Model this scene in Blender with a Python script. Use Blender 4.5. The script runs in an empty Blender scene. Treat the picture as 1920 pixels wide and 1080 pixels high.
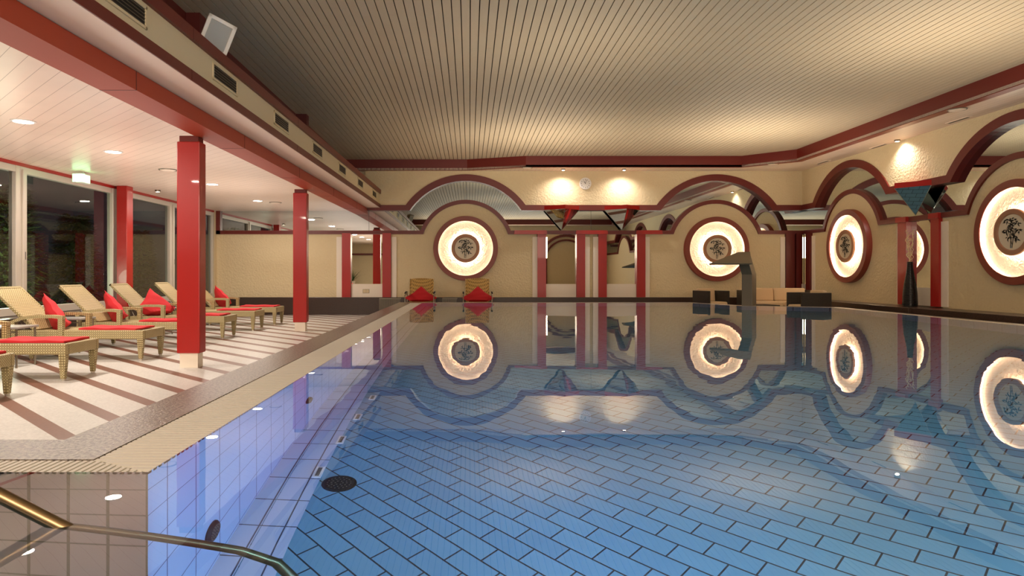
import bpy, bmesh, math, random
from mathutils import Vector, Matrix
random.seed(7)
PI = math.pi
S = bpy.context.scene
COL = S.collection

# ------------------------------------------------------------------ materials
def newmat(name):
    m = bpy.data.materials.new(name); m.use_nodes = True
    nt = m.node_tree; b = nt.nodes['Principled BSDF']
    return m, nt, b
def N(nt, t, **kw):
    n = nt.nodes.new(t)
    for k, v in kw.items():
        if k in n.inputs.keys(): n.inputs[k].default_value = v
        else: setattr(n, k, v)
    return n
def L(nt, a, ao, b, bi): nt.links.new(a.outputs[ao], b.inputs[bi])
def rgb(r, g, b):
    f = lambda c: (c/255/12.92) if c/255 <= .04045 else ((c/255+.055)/1.055)**2.4
    return (f(r), f(g), f(b), 1)
def plain(name, col, rough=.5, metal=0, bump=0, bscale=60, var=0, coat=0, spec=.5):
    m, nt, b = newmat(name)
    b.inputs['Base Color'].default_value = col
    b.inputs['Roughness'].default_value = rough
    b.inputs['Metallic'].default_value = metal
    b.inputs['Specular IOR Level'].default_value = spec
    b.inputs['Coat Weight'].default_value = coat
    if bump or var:
        tc = N(nt, 'ShaderNodeTexCoord')
        no = N(nt, 'ShaderNodeTexNoise', Scale=bscale, Detail=4.0)
        L(nt, tc, 'Object', no, 'Vector')
        if bump:
            bp = N(nt, 'ShaderNodeBump', Strength=bump, Distance=.01)
            L(nt, no, 'Fac', bp, 'Height'); L(nt, bp, 'Normal', b, 'Normal')
        if var:
            mx = N(nt, 'ShaderNodeMix', data_type='RGBA')
            mx.inputs['A'].default_value = tuple(c*(1-var) for c in col[:3])+(1,)
            mx.inputs['B'].default_value = tuple(min(1, c*(1+var)) for c in col[:3])+(1,)
            L(nt, no, 'Fac', mx, 'Factor'); L(nt, mx, 'Result', b, 'Base Color')
    return m
def emis(name, col, st):
    m, nt, b = newmat(name)
    b.inputs['Base Color'].default_value = (0, 0, 0, 1)
    b.inputs['Emission Color'].default_value = col
    b.inputs['Emission Strength'].default_value = st
    return m
def brick(name, c1, c2, mortar, w, h, ms, offset=.5, plane='xy', rot=0, rough=.3, bump=.3, shift=(0, 0)):
    m, nt, b = newmat(name)
    tc = N(nt, 'ShaderNodeTexCoord')
    sp = N(nt, 'ShaderNodeSeparateXYZ'); cb = N(nt, 'ShaderNodeCombineXYZ')
    L(nt, tc, 'Object', sp, 0)
    a, c = {'xy': (0, 1), 'xz': (0, 2), 'yz': (1, 2), 'yx': (1, 0)}[plane]
    nt.links.new(sp.outputs[a], cb.inputs[0]); nt.links.new(sp.outputs[c], cb.inputs[1])
    mp = N(nt, 'ShaderNodeMapping'); mp.inputs['Rotation'].default_value = (0, 0, rot)
    mp.inputs['Location'].default_value = (shift[0], shift[1], 0)
    L(nt, cb, 0, mp, 0)
    br = N(nt, 'ShaderNodeTexBrick', offset=offset)
    br.inputs['Color1'].default_value = c1; br.inputs['Color2'].default_value = c2
    br.inputs['Mortar'].default_value = mortar
    br.inputs['Scale'].default_value = 1; br.inputs['Mortar Size'].default_value = ms
    br.inputs['Brick Width'].default_value = w; br.inputs['Row Height'].default_value = h
    br.inputs['Mortar Smooth'].default_value = .05
    L(nt, mp, 0, br, 'Vector'); L(nt, br, 'Color', b, 'Base Color')
    b.inputs['Roughness'].default_value = rough
    if bump:
        bp = N(nt, 'ShaderNodeBump', Strength=bump, Distance=.004, invert=True)
        L(nt, br, 'Fac', bp, 'Height'); L(nt, bp, 'Normal', b, 'Normal')
    return m
def stripes(name, c_a, c_b, pitch, frac, angle, rough=.5, noise=40, spk=.15, spec=.5, bump=0):
    """alternating straight bands in the xy plane; angle = direction across the bands"""
    m, nt, b = newmat(name)
    tc = N(nt, 'ShaderNodeTexCoord'); mp = N(nt, 'ShaderNodeMapping')
    mp.inputs['Rotation'].default_value = (0, 0, -angle)
    L(nt, tc, 'Object', mp, 0)
    sp = N(nt, 'ShaderNodeSeparateXYZ'); L(nt, mp, 0, sp, 0)
    d = N(nt, 'ShaderNodeMath', operation='DIVIDE'); d.inputs[1].default_value = pitch
    nt.links.new(sp.outputs[0], d.inputs[0])
    fr = N(nt, 'ShaderNodeMath', operation='FRACT'); L(nt, d, 0, fr, 0)
    gt = N(nt, 'ShaderNodeMath', operation='LESS_THAN'); gt.inputs[1].default_value = frac
    L(nt, fr, 0, gt, 0)
    mx = N(nt, 'ShaderNodeMix', data_type='RGBA')
    mx.inputs['A'].default_value = c_a; mx.inputs['B'].default_value = c_b
    L(nt, gt, 0, mx, 'Factor')
    no = N(nt, 'ShaderNodeTexNoise', Scale=noise, Detail=5.0); L(nt, tc, 'Object', no, 'Vector')
    mr = N(nt, 'ShaderNodeMapRange'); mr.inputs['From Min'].default_value = .3; mr.inputs['From Max'].default_value = .7
    mr.inputs['To Min'].default_value = 1-spk; mr.inputs['To Max'].default_value = 1+spk
    L(nt, no, 'Fac', mr, 'Value')
    m2 = N(nt, 'ShaderNodeVectorMath', operation='SCALE')
    L(nt, mx, 'Result', m2, 0); L(nt, mr, 0, m2, 'Scale')
    L(nt, m2, 0, b, 'Base Color')
    b.inputs['Roughness'].default_value = rough; b.inputs['Specular IOR Level'].default_value = spec
    if bump:
        bp = N(nt, 'ShaderNodeBump', Strength=bump, Distance=.004, invert=True)
        L(nt, gt, 0, bp, 'Height'); L(nt, bp, 'Normal', b, 'Normal')
    return m
def stucco(name, col, strength=.6, scale=22):
    m, nt, b = newmat(name)
    b.inputs['Base Color'].default_value = col; b.inputs['Roughness'].default_value = .75
    tc = N(nt, 'ShaderNodeTexCoord')
    no = N(nt, 'ShaderNodeTexNoise', Scale=scale, Detail=3.0, Distortion=1.2); L(nt, tc, 'Object', no, 'Vector')
    vo = N(nt, 'ShaderNodeTexVoronoi', Scale=scale*.9, feature='SMOOTH_F1'); L(nt, tc, 'Object', vo, 'Vector')
    ad = N(nt, 'ShaderNodeMath', operation='ADD'); L(nt, no, 'Fac', ad, 0); L(nt, vo, 'Distance', ad, 1)
    bp = N(nt, 'ShaderNodeBump', Strength=strength, Distance=.02)
    L(nt, ad, 0, bp, 'Height'); L(nt, bp, 'Normal', b, 'Normal')
    return m
def speckle(name, c1, c2, scale=120, rough=.3, bump=.15):
    m, nt, b = newmat(name)
    tc = N(nt, 'ShaderNodeTexCoord')
    no = N(nt, 'ShaderNodeTexNoise', Scale=scale, Detail=3.0, Roughness=.7); L(nt, tc, 'Object', no, 'Vector')
    cr = N(nt, 'ShaderNodeValToRGB')
    cr.color_ramp.elements[0].position = .38; cr.color_ramp.elements[0].color = c1
    cr.color_ramp.elements[1].position = .62; cr.color_ramp.elements[1].color = c2
    L(nt, no, 'Fac', cr, 0); L(nt, cr, 0, b, 'Base Color'); b.inputs['Roughness'].default_value = rough
    bp = N(nt, 'ShaderNodeBump', Strength=bump, Distance=.004); L(nt, no, 'Fac', bp, 'Height'); L(nt, bp, 'Normal', b, 'Normal')
    return m
def weave(name, c1, c2, pitch=.028, rough=.45):
    m, nt, b = newmat(name)
    tc = N(nt, 'ShaderNodeTexCoord')
    sc = N(nt, 'ShaderNodeVectorMath', operation='SCALE'); sc.inputs['Scale'].default_value = PI/pitch
    L(nt, tc, 'Object', sc, 0)
    sp = N(nt, 'ShaderNodeSeparateXYZ'); L(nt, sc, 0, sp, 0)
    sn = []
    for k in range(3):
        s = N(nt, 'ShaderNodeMath', operation='SINE'); nt.links.new(sp.outputs[k], s.inputs[0]); sn.append(s)
    pr = []
    for i, j in ((0, 1), (1, 2), (2, 0)):
        p = N(nt, 'ShaderNodeMath', operation='MULTIPLY'); L(nt, sn[i], 0, p, 0); L(nt, sn[j], 0, p, 1); pr.append(p)
    a = N(nt, 'ShaderNodeMath', operation='ADD'); L(nt, pr[0], 0, a, 0); L(nt, pr[1], 0, a, 1)
    a2 = N(nt, 'ShaderNodeMath', operation='ADD'); L(nt, a, 0, a2, 0); L(nt, pr[2], 0, a2, 1)
    mr = N(nt, 'ShaderNodeMapRange'); mr.inputs['From Min'].default_value = -.9; mr.inputs['From Max'].default_value = .5
    L(nt, a2, 0, mr, 'Value')
    mx = N(nt, 'ShaderNodeMix', data_type='RGBA'); mx.inputs['A'].default_value = c1; mx.inputs['B'].default_value = c2
    L(nt, mr, 0, mx, 'Factor'); L(nt, mx, 'Result', b, 'Base Color'); b.inputs['Roughness'].default_value = rough
    bp = N(nt, 'ShaderNodeBump', Strength=.7, Distance=.006); L(nt, mr, 0, bp, 'Height'); L(nt, bp, 'Normal', b, 'Normal')
    return m

M = {}
M['cream'] = stucco('cream_stucco', rgb(222, 203, 162), .55, 24)
M['cream_smooth'] = plain('cream_smooth', rgb(216, 198, 160), .7, bump=.04, bscale=30)
M['offwhite'] = plain('offwhite_trim', rgb(238, 226, 208), .5)
M['red'] = plain('red_lacquer', rgb(168, 24, 18), .32, coat=.15)
M['maroon'] = plain('maroon_lacquer', rgb(104, 26, 18), .38)
M['beamred'] = plain('beam_red', rgb(168, 66, 40), .5, spec=.3)
M['maroon_dark'] = plain('maroon_dark', rgb(84, 18, 14), .5)
M['ringred'] = plain('ring_maroon', rgb(132, 52, 34), .4)
M['slat'] = plain('ceiling_slat', rgb(190, 173, 146), .7, var=.05, bscale=3)
M['black_gap'] = plain('ceiling_gap', rgb(22, 18, 15), .9)
M['lowceil'] = stripes('low_ceiling', rgb(236, 214, 196), rgb(176, 148, 128), .147, .035, PI/4, rough=.32, noise=2.5, spk=.03, bump=.4)
M['soffit'] = plain('soffit_cream', rgb(236, 216, 196), .45)
M['soffit_board'] = stripes('soffit_boards', rgb(236, 214, 194), rgb(190, 164, 142), .11, .05, 0, rough=.4, noise=3, spk=.02)
M['floor'] = stripes('striped_granite', rgb(204, 202, 196), rgb(122, 84, 70), .424, .28, PI/4, rough=.36, noise=55, spk=.13)
M['granite'] = speckle('brown_granite', rgb(66, 58, 52), rgb(150, 138, 124), 55, .3, .7)
M['granite_dark'] = speckle('dark_granite', rgb(30, 20, 15), rgb(72, 52, 42), 70, .3)
M['grate'] = plain('overflow_grate', rgb(204, 198, 184), .55)
M['tilefloor'] = brick('pool_floor_tile', rgb(112, 162, 184), rgb(104, 154, 178), rgb(34, 46, 54), .245, .12, .0045, .5, 'xy', PI/4, .65)  # blue cast of the lit water is put into the tile colour
M['tilewall'] = brick('pool_wall_tile', rgb(190, 200, 226), rgb(184, 196, 222), rgb(80, 80, 120), .272, .262, .004, 0, 'yz', 0, .3, shift=(-2.6, .216))  # faint blue of the water light mixed into this tile too
M['tileface'] = brick('pool_face_tile', rgb(176, 148, 128), rgb(172, 144, 124), rgb(120, 100, 72), .1415, .262, .006, 0, 'xz', 0, .3, shift=(.02, .216))  # warm brown stands in for the weak light on this face
M['tileborder'] = brick('pool_border_tile', rgb(186, 200, 220), rgb(180, 196, 216), rgb(70, 70, 84), .262, .13, .004, 0, 'yx', 0, .3, shift=(0, .009))
M['mirror'] = plain('mirror_glass', (.86, .86, .8, 1), .0, 1)
M['mirror2'] = plain('frieze_mirror_glass', (.62, .68, .68, 1), .0, 1)
M['steel'] = plain('brushed_steel', rgb(150, 142, 128), .3, 1, bump=.03, bscale=200)
M['steelpaint'] = plain('steel_grey', rgb(122, 114, 98), .42, .35)
M['alu'] = plain('aluminium_frame', rgb(206, 198, 184), .4, .2)
M['brass'] = plain('bronze_rail', rgb(150, 128, 96), .3, 1)
M['rattan'] = weave('rattan', rgb(120, 102, 62), rgb(196, 182, 136), .013)
M['rattan_back'] = weave('rattan_back', rgb(136, 114, 68), rgb(206, 190, 144), .019)
M['rattan_gold'] = weave('rattan_gold', rgb(110, 78, 26), rgb(214, 174, 96), .022)
M['cap'] = plain('metal_cap', rgb(214, 208, 196), .3, .8)
M['cloth'] = plain('red_cloth', rgb(196, 36, 44), .85, bump=.25, bscale=90)
M['cloth_dark'] = plain('red_cloth_dark', rgb(180, 20, 28), .85, bump=.25, bscale=90)
M['cushion'] = plain('beige_cushion', rgb(214, 186, 148), .85, bump=.1, bscale=60)
M['wicker_dark'] = weave('wicker_dark', rgb(16, 12, 8), rgb(48, 38, 26), .02)
M['vase'] = plain('black_vase', rgb(22, 20, 20), .22)
M['twig'] = plain('pale_twig', rgb(252, 226, 176), .45)
M['leafblack'] = plain('ink_black', rgb(28, 26, 22), .7)
M['plaque'] = plain('plaque_cream', rgb(226, 212, 186), .6)
M['plaque_rim'] = plain('plaque_rim', rgb(170, 122, 92), .5)
M['disc'] = stucco('disc_plaster', rgb(250, 240, 218), 1.0, 26)
M['tube'] = emis('neon_tube', (1, .80, .55, 1), 11)
M['tube2'] = emis('neon_tube_inner', (1, .84, .62, 1), 58)
M['lampface'] = emis('lamp_face', (1, .86, .66, 1), 30)
M['spotface'] = emis('spot_face', (1, .88, .7, 1), 60)
M['white'] = plain('white_plastic', rgb(232, 228, 220), .4)
M['black'] = plain('black_plastic', rgb(20, 20, 20), .5)
M['exit'] = emis('exit_face', (.35, 1, .45, 1), 4)
M['green'] = plain('leaf_green', rgb(58, 84, 40), .6, var=.3, bscale=5)
M['conifer'] = plain('conifer_green', rgb(96, 122, 70), .7, var=.4, bscale=3)
M['bark'] = plain('bark', rgb(70, 54, 40), .9)
M['soil'] = plain('garden_soil', rgb(50, 48, 36), .95, var=.3, bscale=4)
M['pot'] = plain('cream_pot', rgb(222, 208, 180), .5)
M['tablegrey'] = plain('grey_table', rgb(170, 168, 164), .35, .3)
M['lens'] = plain('flood_glass', rgb(170, 172, 168), .15)
M['flood'] = plain('flood_body', rgb(198, 186, 164), .45)
# window glass: thin pane, part see-through, part mirror
m, nt, b = newmat('window_glass'); nt.nodes.remove(b)
tr = N(nt, 'ShaderNodeBsdfTransparent'); tr.inputs[0].default_value = (.82, .85, .82, 1)
gl = N(nt, 'ShaderNodeBsdfGlossy', Roughness=.01); gl.inputs[0].default_value = (.9, .9, .85, 1)
fr = N(nt, 'ShaderNodeFresnel', IOR=1.75)
mx = N(nt, 'ShaderNodeMixShader'); L(nt, fr, 0, mx, 0); L(nt, tr, 0, mx, 1); L(nt, gl, 0, mx, 2)
L(nt, mx, 0, nt.nodes['Material Output'], 0); M['glass'] = m
# water
m, nt, b = newmat('pool_water'); nt.nodes.remove(b)
g = N(nt, 'ShaderNodeBsdfGlass', IOR=1.333, Roughness=0.0); g.inputs[0].default_value = (1, 1, 1, 1)
tc = N(nt, 'ShaderNodeTexCoord'); no = N(nt, 'ShaderNodeTexNoise', Scale=1.1, Detail=2.0)
L(nt, tc, 'Object', no, 'Vector')
bp = N(nt, 'ShaderNodeBump', Strength=.06, Distance=.03); L(nt, no, 'Fac', bp, 'Height'); L(nt, bp, 'Normal', g, 'Normal')
L(nt, g, 0, nt.nodes['Material Output'], 0); M['water'] = m

# ------------------------------------------------------------------ mesh builder
class MB:
    def __init__(s): s.v = []; s.f = []
    def add(s, vs, fs):
        o = len(s.v); s.v += [tuple(p) for p in vs]; s.f += [tuple(i+o for i in f) for f in fs]; return s
    def box(s, x0, x1, y0, y1, z0, z1, mat=None):
        vs = [(x, y, z) for z in (z0, z1) for y in (y0, y1) for x in (x0, x1)]
        if mat: vs = [mat @ Vector(p) for p in vs]
        return s.add(vs, [(0, 2, 3, 1), (4, 5, 7, 6), (0, 1, 5, 4), (2, 6, 7, 3), (0, 4, 6, 2), (1, 3, 7, 5)])
    def quad(s, *p): return s.add(p, [tuple(range(len(p)))])
    def prism(s, low, top):
        n = len(low); fs = [tuple(range(n))[::-1], tuple(range(n, 2*n))]
        fs += [(i, (i+1) % n, n+(i+1) % n, n+i) for i in range(n)]
        return s.add(list(low)+list(top), fs)
    def poly(s, pts, z0, z1): return s.prism([(x, y, z0) for x, y in pts], [(x, y, z1) for x, y in pts])
    def tube(s, pts, r, n=10, cap=True):
        pts = [Vector(p) for p in pts]; rs = r if isinstance(r, (list, tuple)) else [r]*len(pts)
        vs = []; prev = None
        for i, p in enumerate(pts):
            d = (pts[min(i+1, len(pts)-1)]-pts[max(i-1, 0)]).normalized()
            if prev is None:
                a = d.orthogonal().normalized()
            else:
                a = (prev-d*prev.dot(d)).normalized()
            prev = a; b = d.cross(a)
            for k in range(n):
                t = 2*PI*k/n; vs.append(p+(a*math.cos(t)+b*math.sin(t))*rs[i])
        fs = [(i*n+k, i*n+(k+1) % n, (i+1)*n+(k+1) % n, (i+1)*n+k) for i in range(len(pts)-1) for k in range(n)]
        if cap: fs += [tuple(range(n))[::-1], tuple(range((len(pts)-1)*n, len(pts)*n))]
        return s.add(vs, fs)
    def lathe(s, prof, n=48, axis='z', c=(0, 0, 0), closed=False):
        """profile (r, h); axis z: h up; axis y: h towards -y"""
        vs = []
        for r, h in prof:
            for k in range(n):
                t = 2*PI*k/n
                if axis == 'z': vs.append((c[0]+r*math.cos(t), c[1]+r*math.sin(t), c[2]+h))
                else: vs.append((c[0]+r*math.cos(t), c[1]-h, c[2]+r*math.sin(t)))
        m = len(prof); rng = range(m if closed else m-1)
        fs = [(i*n+k, i*n+(k+1) % n, ((i+1) % m)*n+(k+1) % n, ((i+1) % m)*n+k) for i in rng for k in range(n)]
        return s.add(vs, fs)
    def build(s, name, mat, parent=None, smooth=False, bevel=0, loc=None, auto=False):
        me = bpy.data.meshes.new(name); me.from_pydata(s.v, [], s.f); me.update()
        bm = bmesh.new(); bm.from_mesh(me)
        bmesh.ops.recalc_face_normals(bm, faces=bm.faces)
        if smooth:
            for f in bm.faces: f.smooth = True
            if auto:
                for e in bm.edges:
                    if len(e.link_faces) == 2 and e.calc_face_angle(0) > .7: e.smooth = False
        bm.to_mesh(me); bm.free()
        o = bpy.data.objects.new(name, me); COL.objects.link(o)
        me.materials.append(mat)
        if parent: o.parent = parent
        if loc: o.location = loc
        if bevel:
            bv = o.modifiers.new('b', 'BEVEL'); bv.width = bevel; bv.segments = 2; bv.limit_method = 'ANGLE'
        return o
def tag(o, label, cat, group=None, kind=None):
    o['label'] = label; o['category'] = cat
    if group: o['group'] = group
    if kind: o['kind'] = kind
    return o
def struct(o, label=None, cat=None):
    o['kind'] = 'structure'
    if label: o['label'] = label
    if cat: o['category'] = cat
    return o
def empty(name, loc, rz=0, label=None, cat=None, group=None):
    o = bpy.data.objects.new(name, None); COL.objects.link(o); o.empty_display_size = .1
    o.location = loc; o.rotation_euler = (0, 0, rz)
    if label: tag(o, label, cat, group)
    return o
def copy_tree(o, parent=None):
    c = o.copy(); COL.objects.link(c)
    if parent: c.parent = parent
    for ch in list(o.children): copy_tree(ch, c)
    return c
def place(src, loc, rz, label, cat=None, first=False):
    o = src if first else copy_tree(src)
    o.location = loc; o.rotation_euler = (0, 0, rz); o['label'] = label
    return o

# ------------------------------------------------------------------ dimensions (metres; water level = 0)
YB, XR, XL, YF = 18.5, 9.08, -6.89, -2.5
FZ, LZ = -.39, .075
ZC, ZS, ZL = 3.75, 3.47, 2.40
CZ = 1.389
# ------------------------------------------------------------------ room shell
fl = MB()
def rect(mb, x0, x1, y0, y1, z, t=.1): mb.box(x0, x1, y0, y1, z-t, z)
rect(fl, XL-.1, -1.6, 2.8, YB+.1, FZ)
rect(fl, -1.6, XR+.1, 16.75, YB+.1, FZ)
rect(fl, 7.85, XR+.1, YF, 16.75, FZ)
fl.poly([(5.5, 16.75), (6.15, 15.2), (7.8, 14.5), (7.85, 16.75)], FZ-.1, FZ)
struct(fl.build('floor', M['floor']), 'pale granite floor with diagonal red-brown stripes', 'floor')

wb = MB(); wb.box(XL-.2, XR+.2, YB, YB+.15, -.6, 4.0); struct(wb.build('wall_back', M['cream_smooth']))
wr = MB(); wr.box(XR, XR+.15, YF-.2, YB, -.6, 4.0); struct(wr.build('wall_right', M['cream_smooth']))
wf = MB(); wf.box(XL-.2, XR+.2, YF-.15, YF, -.6, 4.0); struct(wf.build('wall_front', M['cream']))
# ceiling boards with open joints
cb = MB(); x = -3.3; k = 0
while x < 8.15:
    # boards in two lengths with staggered butt joints
    j = 9.2+((k*37) % 11)*.5
    cb.box(x, x+.095, YF, j-.002, ZC, ZC+.015); cb.box(x, x+.095, j+.002, YB, ZC, ZC+.015)
    x += .107; k += 1
struct(cb.build('ceiling', M['slat']))
bk = MB(); bk.box(-3.45, XR+.1, YF, YB, ZC+.045, ZC+.12); struct(bk.build('ceiling_backing', M['black_gap']))
# perimeter soffit (pool hall)
inner = [(-3.3, 18.19), (-.06, 18.17), (1.46, 17.64), (7.04, 17.64), (8.01, 16.7), (8.02, -1.5), (-3.3, -1.5)]
outer = [(-3.3, YB), (-.06, YB), (1.46, YB), (7.5, YB), (XR, 16.9), (XR, -1.5), (-3.3, -1.5)]
sf = MB()
sf.poly([inner[0], inner[1], outer[1], outer[0]], ZS, ZS+.05)
sf.poly([inner[1], inner[2], outer[2], outer[1]], ZS, ZS+.05)
sf.poly([inner[2], inner[3], (7.04, YB), outer[2]], ZS, ZS+.05)
sf.poly([inner[3], inner[4], (XR, 16.7), (XR, YB), (7.04, YB)], ZS, ZS+.05)
sf.poly([inner[4], inner[5], outer[5], (XR, 16.7)], ZS, ZS+.05)
sf.box(-3.3, XR, YF, -1.5, ZS, ZS+.05)
struct(sf.build('soffit', M['soffit_board']))
def offs(p, q, w):
    d = Vector((q[0]-p[0], q[1]-p[1])).normalized(); return Vector((-d.y, d.x))*w
fa = MB(); lip = MB()
for i in range(5):
    p, q = inner[i], inner[i+1]
    n = offs(p, q, .04)
    fa.poly([(p[0], p[1]), (q[0], q[1]), (q[0]+n.x, q[1]+n.y), (p[0]+n.x, p[1]+n.y)], ZS-.005, ZC)
lipw = [.05, .05, .09, .09, .17, .2]
def offp(i, w):
    # offset of the inner polyline vertex outward
    p = Vector(inner[i]); a = offs(inner[max(i-1, 0)], inner[max(i-1, 0)+1], 1); b2 = offs(inner[min(i, 4)], inner[min(i, 4)+1], 1)
    n = (a+b2).normalized(); return p+n*w
for i in range(5):
    a, b2 = offp(i, lipw[i]), offp(i+1, lipw[i+1])
    lip.poly([inner[i], inner[i+1], tuple(b2), tuple(a)], ZS-.012, ZS+.001)
fa.box(-3.3, 8.02, -1.5, -1.46, ZS-.005, ZC)
struct(fa.build('trim_1', M['maroon']), 'dark red fascia around the slatted pool ceiling', 'trim')
struct(lip.build('trim_2', M['ringred']), 'red underside lip of the ceiling fascia', 'trim')
cv = MB()
cv.box(1.46, XR, YB-.03, YB, ZS-.03, ZS); cv.box(-1, 1.46, YB-.015, YB, ZS-.02, ZS)
cv.box(XR-.03, XR, -1.5, YB, ZS-.03, ZS)
struct(cv.build('trim_3', M['maroon']), 'thin dark red line where the walls meet the soffit', 'trim')

# low ceiling on the lounger side + window header
lc = MB(); lc.box(XL-.1, -3.0, YF, YB, ZL, ZL+.08); struct(lc.build('ceiling_low', M['lowceil']))
hd = MB(); hd.box(XL-.02, XL+.05, YF, YB, ZL-.05, ZL); struct(hd.build('trim_4', M['red']), 'thin red strip along the top of the windows', 'trim')
# beam, slightly off the pool axis
def bx(y, x4): return x4+.0124*(y-4.4)
def beam(mb, xa, xb, z0, z1, y0=YF, y1=YB-.0):
    mb.prism([(bx(y0, xa), y0, z0), (bx(y0, xb), y0, z0), (bx(y1, xb), y1, z0), (bx(y1, xa), y1, z0)],
             [(bx(y0, xa), y0, z1), (bx(y0, xb), y0, z1), (bx(y1, xb), y1, z1), (bx(y1, xa), y1, z1)])
bm_ = MB(); beam(bm_, -3.24, -2.925, 2.31, 2.475); struct(bm_.build('trim_5', M['beamred']), 'long red beam carried by the columns', 'beam')
jn = MB()
for y in (5.95, 8.72, 11.4, 14.1, 16.8):
    beam(jn, -3.243, -2.922, 2.308, 2.475, y, y+.008)
struct(jn.build('trim_6', M['maroon_dark']), 'joint lines across the red beam', 'trim')
s2 = MB(); beam(s2, -3.0, -2.575, 2.48, 2.53); struct(s2.build('soffit_strip', M['soffit']))
f2 = MB(); beam(f2, -2.63, -2.585, 2.53, 2.86); struct(f2.build('fascia_panel', M['cream_smooth']))
f3 = MB(); beam(f3, -2.64, -2.565, 2.482, 2.58); struct(f3.build('trim_7', M['maroon']), 'lower dark red edge of the cream ventilation fascia', 'trim')
f4 = MB(); beam(f4, -2.66, -2.55, 2.855, 2.965); struct(f4.build('trim_8', M['maroon']), 'upper dark red edge of the cream ventilation fascia', 'trim')
jn = MB()
for y in (6.25, 9.9, 13.6):
    beam(jn, -2.641, -2.5635, 2.481, 2.581, y, y+.008); beam(jn, -2.661, -2.5485, 2.854, 2.966, y, y+.008)
struct(jn.build('trim_9', M['maroon_dark']), 'joint lines of the ventilation fascia', 'trim')
tp = MB(); beam(tp, -3.3, -2.66, 2.80, 2.84); struct(tp.build('trough_top', M['maroon_dark']))
ub = MB(); ub.box(-3.45, -3.3, YF, YB, 2.48, ZC+.05); struct(ub.build('wall_upper_left', M['maroon_dark']))
# ------------------------------------------------------------------ walls with arched frieze
RU, RI, ZU, ZUI = 1.99, 1.818, 2.555, 2.41
RL, RLI, ZLO, ZLI = 1.312, 1.207, 1.871, 1.774
def polyline(u0, u1, centers, R1, z1, R2, z2, n=28):
    """pairs of points (outer, inner) along a band that is straight with arcs over the centres"""
    out = [((u0, z1), (u0, z2))]
    a1 = math.asin((z1-CZ)/R1); a2 = math.asin((z2-CZ)/R2)
    for c in centers:
        for k in range(n+1):
            t = k/n; A = PI-a1+(2*a1-PI)*t; B = PI-a2+(2*a2-PI)*t
            p = (c+R1*math.cos(A), CZ+R1*math.sin(A)); q = (c+R2*math.cos(B), CZ+R2*math.sin(B))
            if p[0] < u0 or p[0] > u1: continue
            out.append((p, q))
    out.append(((u1, z1), (u1, z2)))
    return out
class Wall:
    def __init__(s, kind): s.k = kind
    def P(s, u, z, d): return (u, YB-d, z) if s.k == 'back' else (XR-d, u, z)
    def slab(s, mb, uvs, d0, d1): mb.prism([s.P(u, z, d0) for u, z in uvs], [s.P(u, z, d1) for u, z in uvs])
    def band(s, mb, pl, d0, d1):
        for (p, q), (p2, q2) in zip(pl, pl[1:]):
            if abs(p[0]-p2[0])+abs(q[0]-q2[0]) < 1e-5: continue
            s.slab(mb, [p, p2, q2, q], d0, d1)
WB, WR = Wall('back'), Wall('right')
cB = [-.10, 6.653]; cR = [6.2, 11.18, 16.15]; cR = [1.2]+cR
def frieze(W, name, u0, u0up, u1, centers, niches, side):
    up = polyline(u0up, u1, centers, RU, ZU, RI, ZUI)
    lo = polyline(u0, u1, centers, RL, ZLO, RLI, ZLI)
    mb = MB(); W.band(mb, up, 0, .15)
    global TN
    struct(mb.build('trim_%d' % TN, M['maroon']), 'upper dark red arched band of the %s' % name, 'trim'); TN += 1
    mb = MB(); W.band(mb, lo, 0, .10)
    struct(mb.build('trim_%d' % TN, M['maroon']), 'lower dark red arched band of the %s' % name, 'trim'); TN += 1
    # wall skin above the upper band
    mb = MB()
    for (p, q), (p2, q2) in zip(up, up[1:]):
        if p2[0]-p[0] < 1e-5: continue
        W.slab(mb, [p, p2, (p2[0], ZS), (p[0], ZS)], 0, .12)
    struct(mb.build('wall_%s_upper' % side, M['cream']))
    # skin below the lower band, niches left open
    mb = MB(); cuts = sorted(niches)
    def inniche(u): return any(a-1e-6 <= u <= b+1e-6 for a, b in cuts)
    xs = sorted(set([round(q[0], 5) for _, q in lo]+[c for ab in cuts for c in ab]))
    zs = [(q[0], q[1]) for _, q in lo]
    def zat(u):
        for (a, za), (b, zb) in zip(zs, zs[1:]):
            if a-1e-6 <= u <= b+1e-6: return za if b-a < 1e-6 else za+(zb-za)*(u-a)/(b-a)
        return ZLI
    for a, b in zip(xs, xs[1:]):
        if b-a < 1e-4 or inniche((a+b)/2): continue
        W.slab(mb, [(a, FZ), (b, FZ), (b, zat(b)+.003), (a, zat(a)+.003)], 0, .055)
    struct(mb.build('wall_%s_lower' % side, M['cream']))
    # mirror strip between the bands
    mb = MB()
    # sample the band over u
    def zup(u):
        for c in centers:
            if abs(u-c) < math.sqrt(RI**2-(ZUI-CZ)**2): return CZ+math.sqrt(RI**2-(u-c)**2)
        return ZUI
    def zlo(u):
        for c in centers:
            if abs(u-c) < math.sqrt(RL**2-(ZLO-CZ)**2): return CZ+math.sqrt(RL**2-(u-c)**2)
        return ZLO
    n = int((u1-u0up)/.06); us = [u0up+(u1-u0up)*i/n for i in range(n+1)]
    for a, b in zip(us, us[1:]):
        mb.quad(W.P(a, zlo(a)-.04, .012), W.P(b, zlo(b)-.04, .012), W.P(b, zup(b)+.05, .012), W.P(a, zup(a)+.05, .012))
    return mb
TN = 10
mk = frieze(WB, 'back wall', -6.83, -2.8, XR-.01, cB, [(-3.44, -2.11), (1.82, 4.745), (8.52, 9.1)], 'back')
mk.quad(WB.P(-6.75, 1.84, .012), WB.P(-2.8, 1.84, .012), WB.P(-2.8, ZL+.02, .012), WB.P(-6.75, ZL+.02, .012))
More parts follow.
